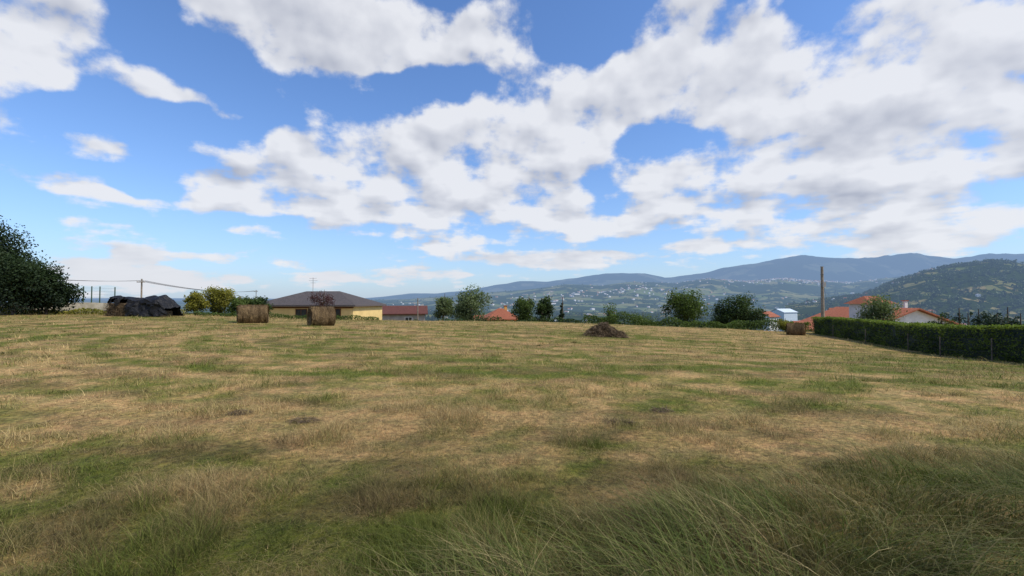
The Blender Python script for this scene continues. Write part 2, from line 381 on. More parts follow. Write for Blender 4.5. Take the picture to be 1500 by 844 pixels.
def shrubline(name,pts,mat,seed,dens,hlo,hhi,width,lsz):
    r=np.random.RandomState(seed); C=[];Lm=[]
    for (x0,y0),(x1,y1) in zip(pts[:-1],pts[1:]):
        L_=math.hypot(x1-x0,y1-y0); n=int(L_*dens); t=r.rand(n)
        off=r.normal(size=n)*width*.5
        x=x0+(x1-x0)*t+off*(y1-y0)/L_*-1; y=y0+(y1-y0)*t+off*(x1-x0)/L_
        s=t*L_+x0
        h=(hlo+(hhi-hlo)*fbm(s*.5+seed,s*0+3,3)**1.2*1.3)*np.sqrt(np.clip(1-(off/width)**2,.05,1))
        q=r.rand(n)**.6
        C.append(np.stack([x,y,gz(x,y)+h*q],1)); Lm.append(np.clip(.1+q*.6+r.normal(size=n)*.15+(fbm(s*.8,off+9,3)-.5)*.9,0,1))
    C=np.concatenate(C);Lm=np.concatenate(Lm)
    V,Fq=leafq(C,lsz,r); qmesh(name,V,Fq,mat,tone=np.repeat(Lm,4))
shrubline('bramble_hedge',[(8,51),(16,51),(24,50.5),(32,49)],Lg,3,420,.4,1.7,1.0,.17)
shrubline('bramble_hedge',[(-12,56),(-4,55),(8,52)],Ld,4,260,.2,1.3,1.0,.17)
shrubline('weed_strip',[(-60,38),(-44,40.5),(-36,41),(-30,41.5)],Ly,5,330,.15,.7,.7,.13)
shrubline('weed_strip',[(-30,43),(-22,46),(-14,48)],Lg,6,260,.1,.7,.8,.13)
# ---------------------------------------------------------------- clipped hedge right
def clipped_hedge(name,p0,p1,h,w,seed):
    r=np.random.RandomState(seed); L_=math.hypot(p1[0]-p0[0],p1[1]-p0[1]); ux,uy=(p1[0]-p0[0])/L_,(p1[1]-p0[1])/L_
    def W(s,o,z):
        x=p0[0]+ux*s-uy*o; y=p0[1]+uy*s+ux*o; return np.stack([x,y,gz(x,y)+z],-1)
    ns=int(L_/.3); s=np.linspace(.1,L_-.1,ns); prof=[(-w/2+.08,0),(-w/2+.08,h-.15),(0,h-.08),(w/2-.08,h-.15),(w/2-.08,0)]
    rows=[W(s,np.full(ns,o)+(vn(s*1.5,s*0+i*5)-.5)*.08,np.full(ns,z)) for i,(o,z) in enumerate(prof)]
    V=np.stack(rows,1); i=np.arange(ns*5).reshape(ns,5)
    Fc=np.stack([i[:-1,:-1],i[1:,:-1],i[1:,1:],i[:-1,1:]],-1).reshape(-1,4); Fc=np.concatenate([Fc,[[i[0,0],i[0,1],i[0,3],i[0,4]],[i[-1,0],i[-1,1],i[-1,3],i[-1,4]]]])
    n=int(L_*1700); s=r.rand(n)*L_; side=r.rand(n); top=(side>=.45)&(side<.78)
    bm=(fbm(s*.7,side*3,3)-.5)*.3
    z=np.where(top,h+bm*.6+r.normal(size=n)*.045,r.rand(n)*h)
    bulge=(fbm(s*.9+4,z*1.4,3)-.5)*.35
    o=np.where(side<.45,-w/2-bulge,np.where(top,(r.rand(n)-.5)*w,w/2+bulge))+r.normal(size=n)*.05
    C=W(s,o,z); Lm=np.clip(.42+r.normal(size=n)*.22+(fbm(s*1.3,z*2.2,3)-.5)*1.3+top*.3,0,1)  # leaves on top toned lighter, sunlight painted into their colour
    V2,F2=leafq(C,.10,r); Vv,Ff=join([(V.reshape(-1,3),Fc),(V2,F2)])
    qmesh(name,Vv,Ff,[Lc,Lg2],tone=np.concatenate([np.zeros(ns*5),np.repeat(Lm,4)]),midx=np.concatenate([np.zeros(len(Fc)),np.ones(len(F2))]))
Lg2=leafmat('hedge_leaves',(.034,.058,.013),(.19,.24,.045),.4)
clipped_hedge('clipped_hedge',(18.5,6),(30.6,45.5),1.6,1.0,2)
# ---------------------------------------------------------------- grass
def blades(P,h,w,lean,ang,segs=2,droop=0.):
    n=len(P); ts=np.linspace(0,1,segs+1); dx,dy=np.cos(ang),np.sin(ang)
    fa=ang+np.pi/2+R.normal(size=n)*.7; wx,wy=np.cos(fa),np.sin(fa); V=np.zeros((n,segs+1,2,3))
    for i,t in enumerate(ts):
        c=P.copy(); l=lean*t**1.7; c[:,0]+=dx*l; c[:,1]+=dy*l; c[:,2]+=h*(t-droop*t**3)
        ww=w*(1-t)**.7+w*.08 if i<segs else w*.08
        for s_,sg in ((0,-.5),(1,.5)):
            V[:,i,s_,0]=c[:,0]+wx*ww*sg; V[:,i,s_,1]=c[:,1]+wy*ww*sg; V[:,i,s_,2]=c[:,2]
    ix=np.arange(n*(segs+1)*2).reshape(n,segs+1,2)
    Fq=np.stack([ix[:,:-1,0],ix[:,:-1,1],ix[:,1:,1],ix[:,1:,0]],-1).reshape(-1,4)
    return V.reshape(-1,3),Fq
def scatter(n,r0,r1,spread=1.15):
    r_=np.exp(R.rand(n)*math.log(r1/r0))*r0; a_=(R.rand(n)*2-1)*spread
    return r_*np.sin(a_),r_*np.cos(a_),r_
gmat=grassmat('mown_grass_blades')
def inside(x,y): return (x<18.3+(y-6)*.306-.4)&(y<54)
x,y,rr=scatter(340000,1.3,56); xa,ya,ra=scatter(180000,1.6,9); x=np.r_[x,xa];y=np.r_[y,ya];rr=np.r_[rr,ra]
ok=inside(x,y); x,y,rr=x[ok],y[ok],rr[ok]
cl_=fbm(x*1.3,y*1.3,4); cl2=fbm(x*5,y*5,2); keep=R.rand(len(x))<sst(.25,.6,cl_)*.9*sst(.2,.6,cl2)+.15; x,y,rr,cl_,cl2=x[keep],y[keep],rr[keep],cl_[keep],cl2[keep]
n=len(x); h=(.02+.085*R.rand(n)*(.3+1.6*sst(.42,.75,cl_))*(.5+.9*sst(.3,.7,cl2)))*(1+.2*sst(5,25,rr)); w=.0032*np.maximum(1,rr/4.5)*(.7+.6*R.rand(n))
V1,F1=blades(np.stack([x,y,gz(x,y)-.004],1),h,w,h*(.3+1.4*R.rand(n)),R.rand(n)*6.283,2)
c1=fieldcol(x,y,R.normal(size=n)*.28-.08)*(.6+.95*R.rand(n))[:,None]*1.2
x,y,rr=scatter(220000,1.3,50); ok=inside(x,y); x,y,rr=x[ok],y[ok],rr[ok]
cl_=fbm(x*.9+40,y*.9,4); keep=R.rand(len(x))<sst(.35,.65,cl_)+.1; x,y,rr=x[keep],y[keep],rr[keep]
n2=len(x); ln=.05+.12*R.rand(n2)
V2,F2=blades(np.stack([x,y,gz(x,y)+.006+.02*R.rand(n2)],1),.03*R.rand(n2),.0028*np.maximum(1,rr/4.5),ln,R.rand(n2)*6.283,2,.9)
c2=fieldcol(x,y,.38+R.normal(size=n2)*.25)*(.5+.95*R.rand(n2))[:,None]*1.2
V,Fq=join([(V1,F1),(V2,F2)])
qmesh('mown_grass',V,Fq,gmat,col=np.concatenate([np.repeat(c1,6,0),np.repeat(c2,6,0)]))
# long grass verge in front
n=130000; x=-3+R.rand(n)*13; y=.9+R.rand(n)*5.6
lim=2.55+(x+.75)*.52; lim=np.where(x>3.4,4.7+(x-3.4)*.15,lim)+ (fbm(x*1.2,y*1.2,3)-.5)*1.6
keep=(y<lim)&(R.rand(n)<.25+1.2*(fbm(x*2.3,y*2.3,3)-.25)); x,y,lim=x[keep],y[keep],lim[keep]; n=len(x)
d=np.clip((lim-y)/.9,0,1); h=(.08+.44*d*(.35+.65*R.rand(n)))*(.4+1.2*fbm(x*1.7,y*1.7,2))
an=2.9+R.normal(size=n)*.8+(fbm(x*.9,y*.9,2)-.5)*7
V1,F1=blades(np.stack([x,y,gz(x,y)-.01],1),h,.0032+.0035*R.rand(n),h*(.5+1.0*R.rand(n)),an,5,.36)
f=np.clip(.36+R.normal(size=n)*.32+(fbm(x*1.1+5,y*1.1,3)-.5)*1.5,0,1)[:,None]
c1=(np.array((.100,.135,.026))*(1-f)+np.array((.38,.29,.14))*f)*(.4+1.0*R.rand(n))[:,None]
qmesh('long_grass',V1,F1,grassmat('long_grass_blades',.3),col=np.repeat(c1,12,0))
C=[]
for i in range(190):
    r_=math.exp(R.rand()*math.log(40/2.4))*2.4; a_=(R.rand()*2-1)*1.0; cx,cy=r_*math.sin(a_),r_*math.cos(a_)
    if cx>17+(cy-6)*.3: continue
    m_=int(30+60*R.rand()); sp=.07+.13*R.rand(); C.append(np.stack([cx+R.normal(size=m_)*sp,cy+R.normal(size=m_)*sp*.7,np.full(m_,.4+.7*R.rand()),np.full(m_,r_)],1))
C=np.concatenate(C); n=len(C); h=(.06+.09*R.rand(n))*C[:,2]
V1,F1=blades(np.stack([C[:,0],C[:,1],gz(C[:,0],C[:,1])-.005],1),h,.0032*np.maximum(1,C[:,3]/5),h*(.4+1.0*R.rand(n)),R.rand(n)*6.283,3,.2)
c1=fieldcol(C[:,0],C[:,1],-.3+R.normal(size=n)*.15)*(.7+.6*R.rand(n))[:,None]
qmesh('grass_tufts',V1,F1,gmat,col=np.repeat(c1,8,0))
# ---------------------------------------------------------------- hay
hay=pmat('hay_core',(.09,.058,.026),(.17,.11,.05),9,bump=1.,bscale=30)
strm=leafmat('hay_strands',(.075,.046,.020),(.33,.225,.105),.1)
hayd=pmat('weathered_hay_core',(.06,.042,.024),(.12,.082,.045),9,bump=1.,bscale=30)
strd=leafmat('weathered_hay_strands',(.055,.038,.022),(.27,.19,.11),.1)
def bale(px,py,Y,dia,ln,yaw,seed):
    r=np.random.RandomState(seed); X=(px-750)/F_*Y; z0=float(gz(X,Y)); Rr=dia/2
    nA,nL=56,22; V=[];Fq=[]
    ths=np.linspace(0,2*np.pi,nA,endpoint=False)
    prof=[(-ln/2+.03,.03),(-ln/2+.0,Rr*.35),(-ln/2-.01,Rr*.7),(-ln/2+.01,Rr*.92),(-ln/2+.06,Rr*.99)]+[(-ln/2+.12+(ln-.24)*i/(nL-1),Rr*(1+.02*math.sin(i*1.9)+.012*math.sin(i*.7))) for i in range(nL)]+[(ln/2-.06,Rr*.99),(ln/2-.01,Rr*.92),(ln/2+.01,Rr*.7),(ln/2,Rr*.35),(ln/2-.03,.03)]
    for (a,q) in prof:
        rn=q*(1+(fbm(np.cos(ths)*2+10+a*1.5,np.sin(ths)*2+10+seed,4)-.5)*.2)
        zz=np.sin(ths)*rn; zz=np.where(zz<0,zz*.93,zz)
        V.append(np.stack([np.full(nA,a)+(fbm(np.cos(ths)*3*q+20,np.sin(ths)*3*q+20,4)-.5)*.09*(q<Rr*.95),np.cos(ths)*rn*1.03,zz],1))
    nr_=len(prof); i=np.arange(nr_*nA).reshape(nr_,nA)
    Fq=np.stack([i[:-1],i[1:],np.roll(i[1:],-1,1),np.roll(i[:-1],-1,1)],-1).reshape(-1,4)
    Vc=np.concatenate(V)
    n=5200; th=r.rand(n)*6.283; a=(r.rand(n)-.5)*ln*.98; q=Rr*(1.0+r.normal(size=n)*.022)
    p=np.stack([a,np.cos(th)*q*1.03,np.sin(th)*q*np.where(np.sin(th)<0,.93,1)],1)
    tan=np.stack([r.normal(size=n)*.35,-np.sin(th),np.cos(th)],1); nor=np.stack([np.zeros(n),np.cos(th),np.sin(th)],1); tan+=nor*r.normal(size=(n,1))*.28
    lumA=.5+(fbm(a*5+9,th*.8,3)-.5)*1.5
    n2=2600; s_=np.where(r.rand(n2)<.5,-1,1); t2=r.rand(n2)*6.283; q2=np.sqrt(r.rand(n2))*Rr*.97
    p2=np.stack([s_*(ln/2+.015),np.cos(t2)*q2,np.sin(t2)*q2*.97],1); tan2=np.stack([r.normal(size=n2)*.25,-np.sin(t2)+r.normal(size=n2)*.3,np.cos(t2)+r.normal(size=n2)*.3],1)
    nor2=np.stack([s_*1.,np.zeros(n2),np.zeros(n2)],1)
    p=np.concatenate([p,p2]);tan=np.concatenate([tan,tan2]);nor=np.concatenate([nor,nor2]); tan/=np.linalg.norm(tan,axis=1)[:,None]
    bi=np.cross(tan,nor); bi/=np.linalg.norm(bi,axis=1)[:,None]; m_=len(p)
    L_=(.08+.16*r.rand(m_))[:,None]; w=.014
    Vs=np.stack([p-tan*L_/2-bi*w/2,p-tan*L_/2+bi*w/2,p+tan*L_/2+bi*w/2+nor*.03,p+tan*L_/2-bi*w/2+nor*.03],1).reshape(-1,3)
    Vv,Ff=join([(Vc,Fq),(Vs,np.arange(m_*4).reshape(-1,4))])
    lum=np.clip(np.concatenate([lumA,.45+.35*np.sin(q2*32)])+r.normal(size=m_)*.22,0,1)
    ob=qmesh('hay_bale',Vv,Ff,[hay,strm],tone=np.concatenate([np.zeros(len(Vc)),np.repeat(lum,4)]),midx=np.concatenate([np.zeros(len(Fq)),np.ones(m_)]),smooth=False)
    ob.location=(X,Y,z0+Rr*.93-.05); ob.rotation_euler=(0,0,yaw)
bale(371,473,31,1.28,1.75,math.radians(28),1)
bale(471,478,30,1.30,1.45,math.radians(36),2)
bale(1165,494,41,1.12,1.35,math.radians(-30),3)
def mound(px,Y,w,d,h,seed,ns,sharp=1.25):
    r=np.random.RandomState(seed); X=(px-750)/F_*Y; nA,nR=48,16; th=np.linspace(0,2*np.pi,nA,endpoint=False); V=[]
    def hz(q,t):
        l=.62+.75*fbm(np.cos(t)*1.8+seed+5,np.sin(t)*1.8+7,3)
        x=np.cos(t)*q*w/2*l; y=np.sin(t)*q*d/2*l
        z=h*(1-q**sharp)*(.35+1.25*fbm(x*1.9+seed+9,y*1.9+4,3)); return x,y,z
    for q in np.linspace(0,1,nR)[1:]:
        x,y,z=hz(q,th); V.append(np.stack([X+x,Y+y,gz(X+x,Y+y)+z-.02],1))
    i=np.arange((nR-1)*nA).reshape(nR-1,nA)
    Fq=np.stack([i[:-1],i[1:],np.roll(i[1:],-1,1),np.roll(i[:-1],-1,1)],-1).reshape(-1,4); Vc=np.concatenate(V)
    t=r.rand(ns)*6.283; q=r.rand(ns)**.6*1.05; x,y,z=hz(q,t)
    P=np.stack([X+x,Y+y,gz(X+x,Y+y)+np.maximum(z,0)+.02],1)
    dirv=np.stack([np.cos(t)+r.normal(size=ns)*.8,np.sin(t)+r.normal(size=ns)*.8,-.75*h/(w/2)+r.normal(size=ns)*.35],1); dirv/=np.linalg.norm(dirv,axis=1)[:,None]
    up=np.array([[0,0,1.]]); bi=np.cross(dirv,up+r.normal(size=(ns,3))*.4); bi/=np.linalg.norm(bi,axis=1)[:,None]
    L_=(.12+.22*r.rand(ns))[:,None]*min(1,w); wd=.013 if w>1 else .003
    Vs=np.stack([P-bi*wd,P+bi*wd,P+dirv*L_+bi*wd*.5,P+dirv*L_-bi*wd*.5],1).reshape(-1,3)
    Vs[:,2]=np.maximum(Vs[:,2],gz(Vs[:,0],Vs[:,1])+.004)
    return Vc,Fq,Vs,np.clip(.4+r.normal(size=ns)*.28,0,1)
def mobj(name,ms):
    parts=[];rn=[];mi=[]
    for Vc,Fq,Vs,l in ms:
        parts+= [(Vc,Fq),(Vs,np.arange(len(Vs)).reshape(-1,4))]; rn+=[np.zeros(len(Vc)),np.repeat(l,4)]; mi+=[np.zeros(len(Fq)),np.ones(len(Vs)//4)]
    V,Fq=join(parts); qmesh(name,V,Fq,[hayd,strd],tone=np.concatenate(rn),midx=np.concatenate(mi))
mobj('hay_pile',[mound(886,30,2.5,1.8,.86,4,5200,2.0),mound(903,29.6,1.4,1.1,.42,14,1500,2.0),mound(870,29.7,1.2,1.0,.32,24,1100,2.0)])
ms=[]
for px,py,w,h in ((355,601,.22,.06),(448,612,.30,.045),(968,593,.28,.035),(905,612,.3,.02)):
    Yd=1.6*667/(py-440); ms.append(mound(px,Yd,w*1.2,w*.8,h,px,260))
mobj('loose_hay',ms)
# ---------------------------------------------------------------- buildings
def tilemat(name,c1,c2,sc_=5.):
    m=bpy.data.materials.new(name); nt,N,L=nodes(m); b=N['Principled BSDF']; tc=N.new('ShaderNodeTexCoord')
    w=N.new('ShaderNodeTexWave'); w.inputs['Scale'].default_value=sc_; w.inputs['Distortion'].default_value=.6; L.new(tc.outputs['Object'],w.inputs['Vector'])
    n=noise(nt,tc.outputs['Object'],4,4,.7); c=mixc(nt,sm(nt,n,.3,.7),c1,c2); c=mixc(nt,M(nt,'MULTIPLY',w.outputs['Fac'],.35),c,tuple(v*.45 for v in c2))
    L.new(c,b.inputs['Base Color']); b.inputs['Roughness'].default_value=.85
    bn=N.new('ShaderNodeBump'); bn.inputs['Distance'].default_value=.05; L.new(w.outputs['Fac'],bn.inputs['Height']); L.new(bn.outputs[0],b.inputs['Normal']); return m
glass=pmat('window_glass',(.02,.025,.03),(.05,.06,.07),1,rough=.15,bump=0,spec=.6)
def house(name,px,Y,w,d,base,eave,ridge,kind,wm,rm,rz=0,ov=.45,wins=(),trim=None,axis='x',chim=(),extra=None):
    X=(px-750)/F_*Y; e=empty(name,(X,Y,0),math.radians(rz))
    box('walls',(-w/2,w/2,-d/2,d/2,base,eave),wm,e)
    a,b_=w/2+ov,d/2+ov; t=.14
    if kind=='hip':
        k=min(a,b_)*.9; V=[(-a,-b_,eave),(a,-b_,eave),(a,b_,eave),(-a,b_,eave),(-(a-k),0,ridge),(a-k,0,ridge)]
        V2=[(x,y,z-t) for x,y,z in V[:4]]
        F=[(0,1,5,4),(1,2,5),(2,3,4,5),(3,0,4),(6,7,1,0),(7,8,2,1),(8,9,3,2),(9,6,0,3),(9,8,7,6)]
        V=[(x,y,z+.05) for x,y,z in V]; pym('roof',V+V2,F,rm,e)
    else:
        if axis=='x': V=[(-a,-b_,eave-.1),(a,-b_,eave-.1),(a,b_,eave-.1),(-a,b_,eave-.1),(-a,0,ridge),(a,0,ridge)]; F=[(0,1,5,4),(2,3,4,5)]; gv=[(-w/2,-d/2,eave),(-w/2,d/2,eave),(-w/2,0,ridge-.2)],[(w/2,-d/2,eave),(w/2,d/2,eave),(w/2,0,ridge-.2)]
        else: V=[(-a,-b_,eave-.1),(-a,b_,eave-.1),(a,b_,eave-.1),(a,-b_,eave-.1),(0,-b_,ridge),(0,b_,ridge)]; F=[(0,1,5,4),(2,3,4,5)]; gv=[(-w/2,-d/2,eave),(w/2,-d/2,eave),(0,-d/2,ridge-.2)],[(-w/2,d/2,eave),(w/2,d/2,eave),(0,d/2,ridge-.2)]
        ro=pym('roof',V,F,rm,e); so=ro.modifiers.new('thick','SOLIDIFY'); so.thickness=.16; so.offset=1
        for i,g in enumerate(gv): pym('gable_%d'%(i+1),g,[(0,1,2)],wm,e)
    for i,(x,z,ww,hh) in enumerate(wins):
        box('window_frame_%d'%(i+1),(x-ww/2-.1,x+ww/2+.1,-d/2-.05,-d/2+.02,z-hh/2-.1,z+hh/2+.1),trim or wm,e)
        box('window_pane_%d'%(i+1),(x-ww/2,x+ww/2,-d/2-.06,-d/2-.03,z-hh/2,z+hh/2),glass,e)
        box('window_mullion_%d'%(i+1),(x-.03,x+.03,-d/2-.085,-d/2-.062,z-hh/2,z+hh/2),trim or wm,e)
    for i,(x,y,z0,z1) in enumerate(chim):
        box('chimney_%d'%(i+1),(x-.28,x+.28,y-.28,y+.28,z0,z1),wm,e); box('chimney_cap_%d'%(i+1),(x-.38,x+.38,y-.38,y+.38,z1+.002,z1+.12),rm,e)
    return e
yel=pmat('yellow_render',(.78,.57,.24),(.68,.49,.2),1.2,bump=.1); brn=pmat('brown_wood_trim',(.16,.06,.03),(.10,.04,.02),5)
dkt=tilemat('dark_roof_tiles',(.16,.13,.12),(.10,.085,.08)); red=tilemat('terracotta_tiles',(.58,.19,.085),(.42,.125,.06)); drd=tilemat('red_brown_tiles',(.24,.075,.05),(.16,.05,.035))
wht=pmat('white_render',(.74,.73,.70),(.62,.61,.58),1,bump=.1); org=pmat('ochre_render',(.62,.34,.10),(.5,.27,.08),1,bump=.1); gry=pmat('grey_render',(.4,.38,.35),(.3,.28,.26),1,bump=.1)
pale=pmat('pale_stone_render',(.42,.38,.30),(.30,.27,.2),2,bump=.3)
h=house('yellow_house',473,60,12.6,9,-3.2,.98,2.75,'hip',yel,dkt,rz=-6,wins=((4.1,.0,1.1,1.0),(-.3,-.05,1.3,1.0),(1.9,.0,.9,1.0)),trim=brn)
box('eave_band',(-6.35,6.35,-4.56,-4.502,.64,.78),brn,h)
V,Fq=tube([(-1.4,0,2.6),(-1.4,0,4.6)],[.035,.03],5); pym('antenna_mast',V,Fq,gry,h)
for i,(zz,l) in enumerate(((4.5,.5),(4.2,.6),(3.9,.35))):
    V,Fq=tube([(-1.4-l,0,zz),(-1.4+l,0,zz)],[.02,.02],4); pym('antenna_arm_%d'%i,V,Fq,gry,h)
house('farm_shed',590,76,7.2,6,-8,-.6,.55,'gable',gry,drd,rz=12,wins=((1,-1.6,1,.9),),trim=wht)
house('farm_shed',572,84,5,5,-9,-1.2,-.2,'gable',pale,red,rz=-8)
house('ochre_house',733,95,6.6,7,-10,-2.2,-.1,'hip',org,red,rz=14,wins=((-1.5,-3.6,1,1),(1.5,-3.6,1,1)),trim=wht,chim=((1.2,.5,-1.2,.4),))
house('ochre_house',712,104,5,6,-11,-3.0,-1.9,'gable',yel,red,rz=-10)
h=house('white_house',1280,62,14.2,11,-7,-1.9,.65,'gable',wht,red,rz=8,axis='y',wins=((-4.2,-3.2,1.1,1.1),(4.2,-3.2,1.1,1.1),(0,-1.8,1.1,1.1)),trim=brn,ov=.6)
V,Fq=boxVF(-5.2,-2.2,-4.6,-1.4,-1.6,1.15); pym('upper_storey_walls',V,Fq,wht,h)
V=[(-5.7,-5,1.15),(-1.7,-5,1.15),(-1.7,-1,1.15),(-5.7,-1,1.15),(-4.6,-3,2.15),(-2.8,-3,2.15)]; pym('upper_storey_roof',V,[(0,1,5,4),(1,2,5),(2,3,4,5),(3,0,4),(3,2,1,0)],red,h)
box('upper_storey_window',(-4.3,-3.3,-4.66,-4.61,-.2,.7),glass,h)
box('chimney_1',(2.6,3.0,-2,-1.6,-.4,1.5),wht,h); box('chimney_cap',(2.5,3.1,-2.1,-1.5,1.502,1.6),red,h)
bl=pmat('white_metal_cladding',(.6,.68,.74),(.5,.58,.65),1,bump=0)
house('warehouse',1147,330,13,12,-50,-7.0,-4.6,'gable',bl,bl,rz=20)
house('white_garage',1184,56,2.6,3.5,-6,-1.9,-1.1,'gable',wht,red,rz=-15)
house('distant_farmhouse',1120,190,7,8,-32,-5.2,-3.2,'gable',wht,red,rz=30)
house('distant_farmhouse',1235,170,8,8,-30,-3.2,-1.4,'gable',wht,red,rz=-25)
# ---------------------------------------------------------------- wall, fences, poles, wires
def wallrun(name,pts,h,t,mat):
    parts=[]
    for (x0,y0),(x1,y1) in zip(pts[:-1],pts[1:]):
        n=14; L_=math.hypot(x1-x0,y1-y0); nx,ny=-(y1-y0)/L_*t/2,(x1-x0)/L_*t/2; V=[]
        for i in range(n+1):
            u=i/n; x=x0+(x1-x0)*u; y=y0+(y1-y0)*u; z=float(gz(x,y))
            V+=[(x-nx,y-ny,z-.3),(x-nx,y-ny,z+h),(x+nx,y+ny,z+h),(x+nx,y+ny,z-.3)]
        F=[]
        for i in range(n):
            for j in range(3): F.append((i*4+j,i*4+4+j,i*4+5+j,i*4+1+j))
        F+= [(0,1,2,3),(n*4+3,n*4+2,n*4+1,n*4)]; parts.append((V,F))
    V,Fq=join(parts); qmesh(name,V,Fq,mat)
wallrun('stone_wall',[(-70,40),(-48,42.6),(-37.6,43.5)],1.0,.25,pale)
grn=pmat('green_painted_steel',(.03,.07,.04),(.05,.09,.05),5,bump=0); wood=pmat('weathered_wood',(.10,.08,.06),(.17,.14,.11),6,bump=.5); conc=pmat('pole_wood',(.20,.16,.12),(.30,.25,.19),4,bump=.4)
wirem=pmat('wire',(.05,.05,.05),(.1,.1,.1),4,bump=0)
def fence(name,pts,hp,rp,mat,wires,zoff=0.,rw=.008):
    parts=[];tops=[]
    for x,y in pts:
        z=float(gz(x,y))+zoff; parts.append(tube([(x,y,z-.2),(x,y,z+hp)],[rp,rp*.9],6)); parts.append(([(x-rp*.9,y-rp*.9,z+hp),(x+rp*.9,y-rp*.9,z+hp),(x+rp*.9,y+rp*.9,z+hp),(x-rp*.9,y+rp*.9,z+hp)],[(0,1,2,3)])); tops.append((x,y,z))
    np_=sum(len(p[1]) for p in parts)
    for wz in wires:
        for a_,b_ in zip(tops[:-1],tops[1:]):
            m_=((a_[0]+b_[0])/2,(a_[1]+b_[1])/2,(a_[2]+b_[2])/2+wz-.02); parts.append(tube([(a_[0],a_[1],a_[2]+wz),m_,(b_[0],b_[1],b_[2]+wz)],[rw]*3,4))
    V,Fq=join(parts); mi=np.zeros(len(Fq)); mi[np_:]=1; qmesh(name,V,Fq,[mat,wirem],midx=mi)
fence('wire_fence',[(P3(px,0,43.3)[0],43.3) for px in (20,50,76,100,122,134,146,168)],2.55,.05,grn,(1.2,1.5,1.8,2.1,2.4),0,.007)
fence('post_and_wire_fence',[(18.0+(y_-6)*.306-.55+.15*math.sin(y_*3),y_) for y_ in (8,12,16.5,21,24.5,28,33,39)],1.05,.03,wood,(.4,.7,1.0),0,.003)
def pole(name,px,Y,top,r0,arm=True,mat=conc):
    X=(px-750)/F_*Y; zb=float(gz(X,Y)); zt=EYE+(HY-top)/F_*Y; e=empty(name,(X,Y,0))
    V,Fq=tube([(0,0,zb-.4),(0,0,(zb+zt)/2),(0,0,zt)],[r0,r0*.82,r0*.65],10); pym('shaft',V,Fq,mat,e,smooth=True)
    box('cap',(-r0*.6,r0*.6,-r0*.6,r0*.6,zt+.001,zt+.04),mat,e)
    if arm:
        box('crossarm',(-.55,.55,-.05-r0,-r0*.7,zt-.45,zt-.35),mat,e)
        for i,x in enumerate((-.5,0,.5)):
            V,Fq=tube([(x,-r0-.02,zt-.35),(x,-r0-.02,zt-.27),(x,-r0-.02,zt-.2)],[.03,.055,.03],6); pym('insulator_%d'%i,V,Fq,wht,e)
    return X,Y,zt
p1=pole('utility_pole',1205,50,391,.2,False)
X1,Y1,Z1=p1; e=bpy.data.objects['utility_pole']; box('bracket',(-.32,.0,-.24,-.2,Z1-.9,Z1-.82),wirem,e); box('meter_box',(-.15,.15,-.38,-.22,Z1-2.2,Z1-1.7),gry,e)
p2=pole('utility_pole',207,62,409,.13); p3=pole('utility_pole',612,72,437,.11,False)
p4=pole('utility_pole',-60,50,392,.15); p5=pole('utility_pole',375,120,425,.12)
def wire(a,b,sag,r_=.02):
    pts=[];
    for i in range(13):
        t=i/12; pts.append((a[0]+(b[0]-a[0])*t,a[1]+(b[1]-a[1])*t,a[2]+(b[2]-a[2])*t-sag*4*t*(1-t)))
    return tube(pts,[r_]*13,4)
pw=[]
for o in (-.5,0,.5):
    s=lambda p:(p[0]+o,p[1]-.15,p[2]-.2)
    pw+=[wire(s(p4),s(p2),.5,.022),wire(s(p2),s(p5),.8,.03)]
pw.append(wire((p1[0],p1[1],p1[2]-.85),(41.5,60,1.6),.3,.015))
V,Fq=join(pw); qmesh('power_lines',V,Fq,wirem)
# ---------------------------------------------------------------- tarp covered stack
tarp=bpy.data.materials.new('black_plastic_sheet'); nt,N,L=nodes(tarp); b=N['Principled BSDF']; tc=N.new('ShaderNodeTexCoord')
nn=noise(nt,tc.outputs['Object'],2.2,4,.6); L.new(mixc(nt,nn,(.004,.004,.005),(.016,.016,.018)),b.inputs['Base Color']); b.inputs['Roughness'].default_value=.5; b.inputs['Specular IOR Level'].default_value=.25
bn=N.new('ShaderNodeBump'); bn.inputs['Strength'].default_value=1.; bn.inputs['Distance'].default_value=.15; L.new(noise(nt,tc.outputs['Object'],3.0,4,.6),bn.inputs['Height']); L.new(bn.outputs[0],b.inputs['Normal'])
Ys=38.; x0,x1=P3(168,0,Ys)[0],P3(254,0,Ys)[0]; e=empty('tarpaulin_covered_haystack',(x0,Ys,float(gz((x0+x1)/2,Ys))))
Wd=x1-x0; nx,ns=70,44; V=[]
for i in range(nx+1):
    u=i/nx
    for j in range(ns+1):
        v=j/ns; s_=v*2-1
        top=1.50-.42*max(0,u-.35)+.16*math.sin(u*9+1)+.10*math.sin(u*23)
        a_=abs(s_)
        zz=top*(1-max(0,(a_-.5)/.5)**1.0) if a_>.5 else top+(.5-a_)*.35
        yy=(1.0+.35*(a_-.5) if a_>.5 else a_/.5*1.0)*(1 if s_>0 else -1)
        f=(float(fbm(u*9+3,v*9+5,4))-.5); g_=(float(fbm(u*5+33,v*4+15,3))-.5)
        endf=min(1,min(u+.02,1-u+.02)/.16)**.5
        V.append((u*Wd+.45*f,yy*(.7+.3*endf)+.7*f,max(.0,zz*(.45+.55*endf)+.55*g_+.25*f-.05)))
F=[]
for i in range(nx):
    for j in range(ns):
        if i<nx*.36 and j<ns*.27*(.6+.5*math.sin(i*.35)**2): continue
        k=i*(ns+1)+j; F.append((k,k+ns+1,k+ns+2,k+1))
pym('plastic_sheet',V,F,tarp,e)
